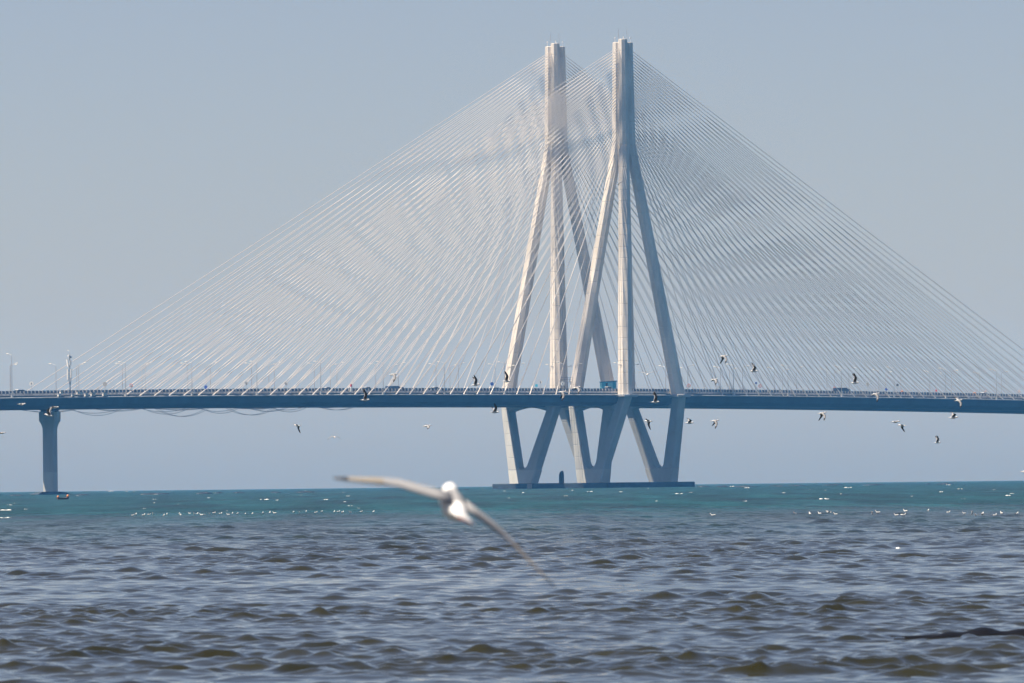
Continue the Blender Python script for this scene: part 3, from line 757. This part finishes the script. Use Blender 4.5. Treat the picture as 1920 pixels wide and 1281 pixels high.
for x, y, ln, yaw, pt, rl, pose, lab in birds:
    D = FOC * 0.43 / ln
    make_gull(lab, pix(x, y, D), yaw, pt, rl, pose)
make_gull('large blurred gull flying close to the camera, wings spread above the water', pix(853, 950, 30.5), 101, 17, 28, (-8, -15, -13, -16), 1.06, True)

# floating gulls
fb = MB()
n = 12; fb.cur = 0
prof = [(-0.20, .010, .020, .085), (-0.14, .035, .040, .070), (-0.06, .070, .070, .050), (0.03, .078, .078, .045), (0.10, .066, .062, .055), (0.135, .048, .045, .085), (0.150, .040, .036, .125), (0.165, .038, .034, .160), (0.180, .034, .030, .178), (0.200, .020, .018, .180), (0.235, .004, .005, .168)]
fb.rings([[(x, ry * math.cos(2 * math.pi * i / n), zc + rz * math.sin(2 * math.pi * i / n)) for i in range(n)] for x, rz, ry, zc in prof])
for k in range(len(fb.f)):
    if k // n >= 9: fb.mi[k] = 2
    elif k // n in (2, 3) and 1 <= k % n <= 4: fb.mi[k] = 1
fo = fb.build('floating_gull', [M['gull_white'], M['gull_grey'], M['bill']], smooth=True); fit_normals(fo)
first = [True]
from mathutils.bvhtree import BVHTree
dg = bpy.context.evaluated_depsgraph_get
def sea_height(x, y, r=0.6):
    """height of the modelled water near (x, y)"""
    ok, loc, nn, ix = sea.closest_point_on_mesh((x, y, sea_z(x, y)), distance=8.0)
    return loc.z if ok else sea_z(x, y)
left_f = [(249, 967.5), (255, 965), (269, 967), (279, 965), (287, 965), (307, 967), (313, 965), (336, 964), (339, 966), (356, 963), (365, 964.5), (370, 964), (378, 965.5), (384, 965), (393, 964.5), (401, 963.5), (413, 964), (428, 965), (436, 963), (445, 964), (460, 963.5), (473, 963.5), (493, 962.5), (506, 962.5), (515, 962.5), (550, 960.5), (562, 961), (574, 959.5), (592, 961.5), (603, 959.5), (627, 960.5), (634, 960.5), (642, 961.5), (657, 961.5), (677, 959.5), (700, 961)]
right_f = [(1337, 967), (1491, 963), (1519, 964), (1537, 964.5), (1567, 964.5), (1636, 963.5), (1646, 962.5), (1681, 966.5), (1693, 967), (1698, 959), (1740, 958), (1778, 961), (1808, 963), (1823, 963), (1830, 966.5), (1842, 965), (1865, 966.5), (1878, 962.5), (1907, 964)]
def floaters(lst, side, phrase):
    for k, (x, y) in enumerate(sorted(lst)):
        D = sea_dist(x, y + 1.5); p = pix(x, y + 1.5, D)
        if first[0]: o = fo; first[0] = False
        else: o = fo.copy(); COL.objects.link(o)
        o.location = (p.x, p.y, sea_height(p.x, p.y) - 0.02 + 0.05)
        o.rotation_euler = (0, R(rnd.uniform(-6, 6)), R(rnd.choice([100, 80, 60, 250, 20, 160]) + rnd.uniform(-20, 20)))
        s = rnd.uniform(0.5, 0.75); o.scale = (s, s, s)
        tag(o, f'gull floating on the water, {ORD[k]} from the left in the {phrase}', 'gull', f'gulls floating in the {side} row')
floaters(left_f, 'left', 'row of birds at left')
floaters(right_f, 'right', 'row of birds at right')

# ------------------------------------------------------------------ dinghy
D = sea_dist(118, 936.5); p = pix(118, 936.5, D)
root = empty('dinghy', (p.x, p.y, sea_height(p.x, p.y) - 0.05), R(28))
b = MB(); rg = []
for x, hw, z0, z1 in ((-0.95, 0.28, 0.06, 0.42), (-0.6, 0.40, 0.0, 0.32), (0, 0.45, -0.03, 0.27), (0.6, 0.34, 0.0, 0.36), (1.0, 0.05, 0.15, 0.60)):
    rg.append([(x, -hw, z1), (x, -hw * 0.7, z0), (x, hw * 0.7, z0), (x, hw, z1), (x, hw * 0.8, z1 - 0.02), (x, 0, max(z0 + 0.05, z1 - 0.12)), (x, -hw * 0.8, z1 - 0.02)])
b.rings(rg); b.build('hull', M['wood'], root)
for x, z, s in ((-0.85, 0.36, 0.19), (0.86, 0.48, 0.21)):
    b = MB(); b.rings([[(x + s * math.sin(math.pi * q / 6) * math.cos(2 * math.pi * i / 10), s * math.sin(math.pi * q / 6) * math.sin(2 * math.pi * i / 10), z + s * 1.2 * -math.cos(math.pi * q / 6) + .1) for i in range(10)] for q in range(1, 6)]); b.build('float', M['orange'], root, smooth=True)
b = MB(); b.box(-0.1, 0.1, -0.4, 0.4, 0.2, 0.26); b.build('thwart', M['wood'], root)
tag(root, 'tiny dark dinghy with orange ends on the water by the left pier', 'boat')

# ------------------------------------------------------------------ rocks awash
def rock(p, half_w, half_d, hgt, seed, mt, name='rock', rz=0.0, smooth=False, n=18):
    g = random.Random(seed); b = MB(); rg = []
    ph = [g.uniform(0, 6.28) for _ in range(6)]
    for q, (s, z) in enumerate(((1.15, -1.2), (1.0, -0.10), (0.86, 0.45), (0.55, 0.85), (0.2, 1.0))):
        ring = []
        for i in range(n):
            an = 2 * math.pi * i / n
            w = 1 + 0.14 * math.sin(3 * an + ph[0]) + 0.09 * math.sin(5 * an + ph[1] + q)
            zz = z * hgt * (1 + 0.35 * math.sin(2 * an + ph[2]) * (z > 0) + 0.2 * math.sin(4 * an + ph[3] + q))
            ring.append((s * w * half_w * math.cos(an), s * w * half_d * math.sin(an), zz))
        rg.append(ring)
    b.rings(rg); o = b.build(name, mt, smooth=smooth); o.location = p; o.rotation_euler = (0, 0, rz)
    return o
rocks = [(18, 44, 927.5, 929.5, 'at the left edge of the photo'), (143, 165, 926.3, 928.5, 'just right of the left pier footing'), (264, 320, 924.3, 927.3, 'first long one right of the left pier'),
         (368, 396, 922.8, 926, 'wider of a close pair left of centre'), (404, 418, 922.4, 925, 'smaller of a close pair left of centre'), (436, 458, 922.6, 924.4, 'just right of the close pair'),
         (508, 529, 922.0, 924, 'faint flat one left of centre'), (553, 590, 920.9, 923.6, 'left of the near gull wing tip'), (820, 864, 916.6, 919.6, 'above the near gull body'),
         (868, 880, 917.2, 918.8, 'tiny one left of the pile cap'), (1305, 1331, 911.0, 913, 'touching the right end of the pile cap'), (1342, 1366, 911, 913.2, 'second one right of the pile cap'),
         (1372, 1425, 910.4, 912.8, 'long one right of the pile cap'), (1441, 1475, 910.2, 912, 'fourth one right of the pile cap'), (1478, 1512, 909.4, 911, 'fifth one right of the pile cap'),
         (1543, 1580, 907.8, 910, 'sixth one right of the pile cap'), (1620, 1661, 907.4, 909.8, 'below the right deck, broad and flat'), (1735, 1745, 906.6, 908.4, 'tiny one at right'), (1758, 1788, 905.4, 908, 'rightmost long one')]
for k, (x0, x1, y0, y1, where) in enumerate(rocks):
    D = min(sea_dist((x0 + x1) / 2, y1), 2900); pc = pix((x0 + x1) / 2, y1, D)
    hw = (x1 - x0) / 2 * D / FOC; hg = (y1 - y0) * D / FOC
    o = rock((pc.x, pc.y + 1.5, sea_z(pc.x, pc.y) + 0.05), hw, 1.4, hg * 0.6, 40 + k, M['rock'])
    tag(o, f'low dark rock awash near the horizon, {where}', 'rock', 'rocks awash near the horizon')
D = sea_dist(1800, 1196); pc = pix(1825, 1196, D)
b = MB(); rg = []
nn = 46
for j, (y, hf) in enumerate(((-0.55, -0.25), (-0.30, 0.15), (-0.10, 0.75), (0.05, 1.0), (0.22, 0.75), (0.45, 0.1), (0.7, -0.4))):
    ring = []
    for i in range(nn):
        x = -1.0 + 2.6 * i / (nn - 1)
        e = min(1.0, max(0.0, (x + 1.0) / 0.8)); e = e * e * (3 - 2 * e)
        top = -0.17 + e * (0.225 + 0.016 * math.sin(6.3 * x + 0.9) + 0.020 * math.sin(13.3 * x) + 0.02 * x)
        ring.append((x, y + 0.06 * math.sin(3 * x + j), (top * hf - 0.02) if hf > 0 else hf * 0.5 - 0.1))
    rg.append(ring)
b.rings(rg, cap=False, closed=False)
o = b.build('rock', M['dark_rock'], smooth=True); fit_normals(o); o.location = (pc.x, pc.y, sea_z(pc.x, pc.y) + 0.055)
tag(o, 'long smooth black wet rock breaking the surface at the lower right', 'rock')

# ------------------------------------------------------------------ whitecaps
b = MB(); g = random.Random(21)
caps = [(1545, 936, 22), (1400, 915, 10), (1372, 912.5, 16), (1590, 914.5, 14), (1778, 909.5, 10), (1800, 917, 10), (1766, 922.5, 10), (1890, 929.5, 16), (1670, 1029, 34), (1684, 1044, 8), (12, 971.5, 26), (8, 957, 30), (48, 955, 7), (440, 971, 16), (496, 937, 18), (565, 928.5, 6), (335, 995, 8), (268, 1028, 26), (318, 1012, 10), (385, 994, 12), (592, 1050, 22), (4, 1025, 8), (520, 938, 8), (292, 943, 9), (20, 947, 8), (610, 937, 13), (645, 941, 8), (672, 953, 7),
        (1105, 922, 12), (1165, 922.5, 10), (1275, 926, 16), (1295, 923.5, 8), (945, 921, 8), (978, 924, 10), (1020, 1052, 14), (688, 1055, 12), (1215, 916, 5), (905, 917, 6), (1377, 960, 12), (1545, 935, 12), (250, 922, 6), (238, 922, 6), (145, 930, 5)]
for _ in range(40):
    caps.append((g.uniform(-40, 1960), None, g.uniform(3, 9)))
for x, y, wpx in caps:
    hz = 922.5 - 0.0113 * x
    if y is None: y = hz + 1.0 + 45 * g.random() ** 1.6
    D = sea_dist(x, max(y, hz + 0.6)); p = pix(x, max(y, hz + 0.6), D)
    if D < 440 and wpx < 30: continue
    hw = wpx / 2 * D / FOC; hh = min(0.16, hw * 0.13 + 0.01); hd = hw * 0.35 + 0.05
    z0 = sea_height(p.x, p.y)
    for part in range(g.randint(3, 6)):
        ox = g.uniform(-0.85, 0.85) * hw; sw_ = hw * g.uniform(0.12, 0.42); n = 9; rg = []
        oy = g.uniform(-.5, .5) * hd; sh = hh * g.uniform(0.35, 1.0)
        for s, z in ((1, -0.3), (0.85, 0.35), (0.5, 0.8), (0.12, 1.0)):
            rg.append([(p.x + ox + s * sw_ * math.cos(2 * math.pi * i / n) * g.uniform(.8, 1.15), p.y + oy + s * hd * math.sin(2 * math.pi * i / n), z0 + z * sh * g.uniform(.75, 1.15)) for i in range(n)])
        b.rings(rg)
o = b.build('whitecap_foam', M['foam'], smooth=True)
tag(o, 'scattered white foam crests on the blue-green water', 'foam', kind='stuff')

# ------------------------------------------------------------------ the air between
b = MB(); b.box(-8300, 8300, -8300, 8300, -6.5, 145)
hz_ = b.build('haze', [])
hm = bpy.data.materials.new('haze_air'); hm.use_nodes = True; hn = hm.node_tree; hn.nodes.clear()
pv = hn.nodes.new('ShaderNodeVolumePrincipled'); ho = hn.nodes.new('ShaderNodeOutputMaterial')
pv.inputs['Color'].default_value = (0.12, 0.42, 0.95, 1); pv.inputs['Absorption Color'].default_value = (1, 1, 1, 1); pv.inputs['Density'].default_value = 0.00010; pv.inputs['Anisotropy'].default_value = 0.0
hn.links.new(pv.outputs[0], ho.inputs['Volume'])
hz_.data.materials.append(hm)
tag(hz_, 'thin blue haze over the whole sea', 'haze', kind='stuff')
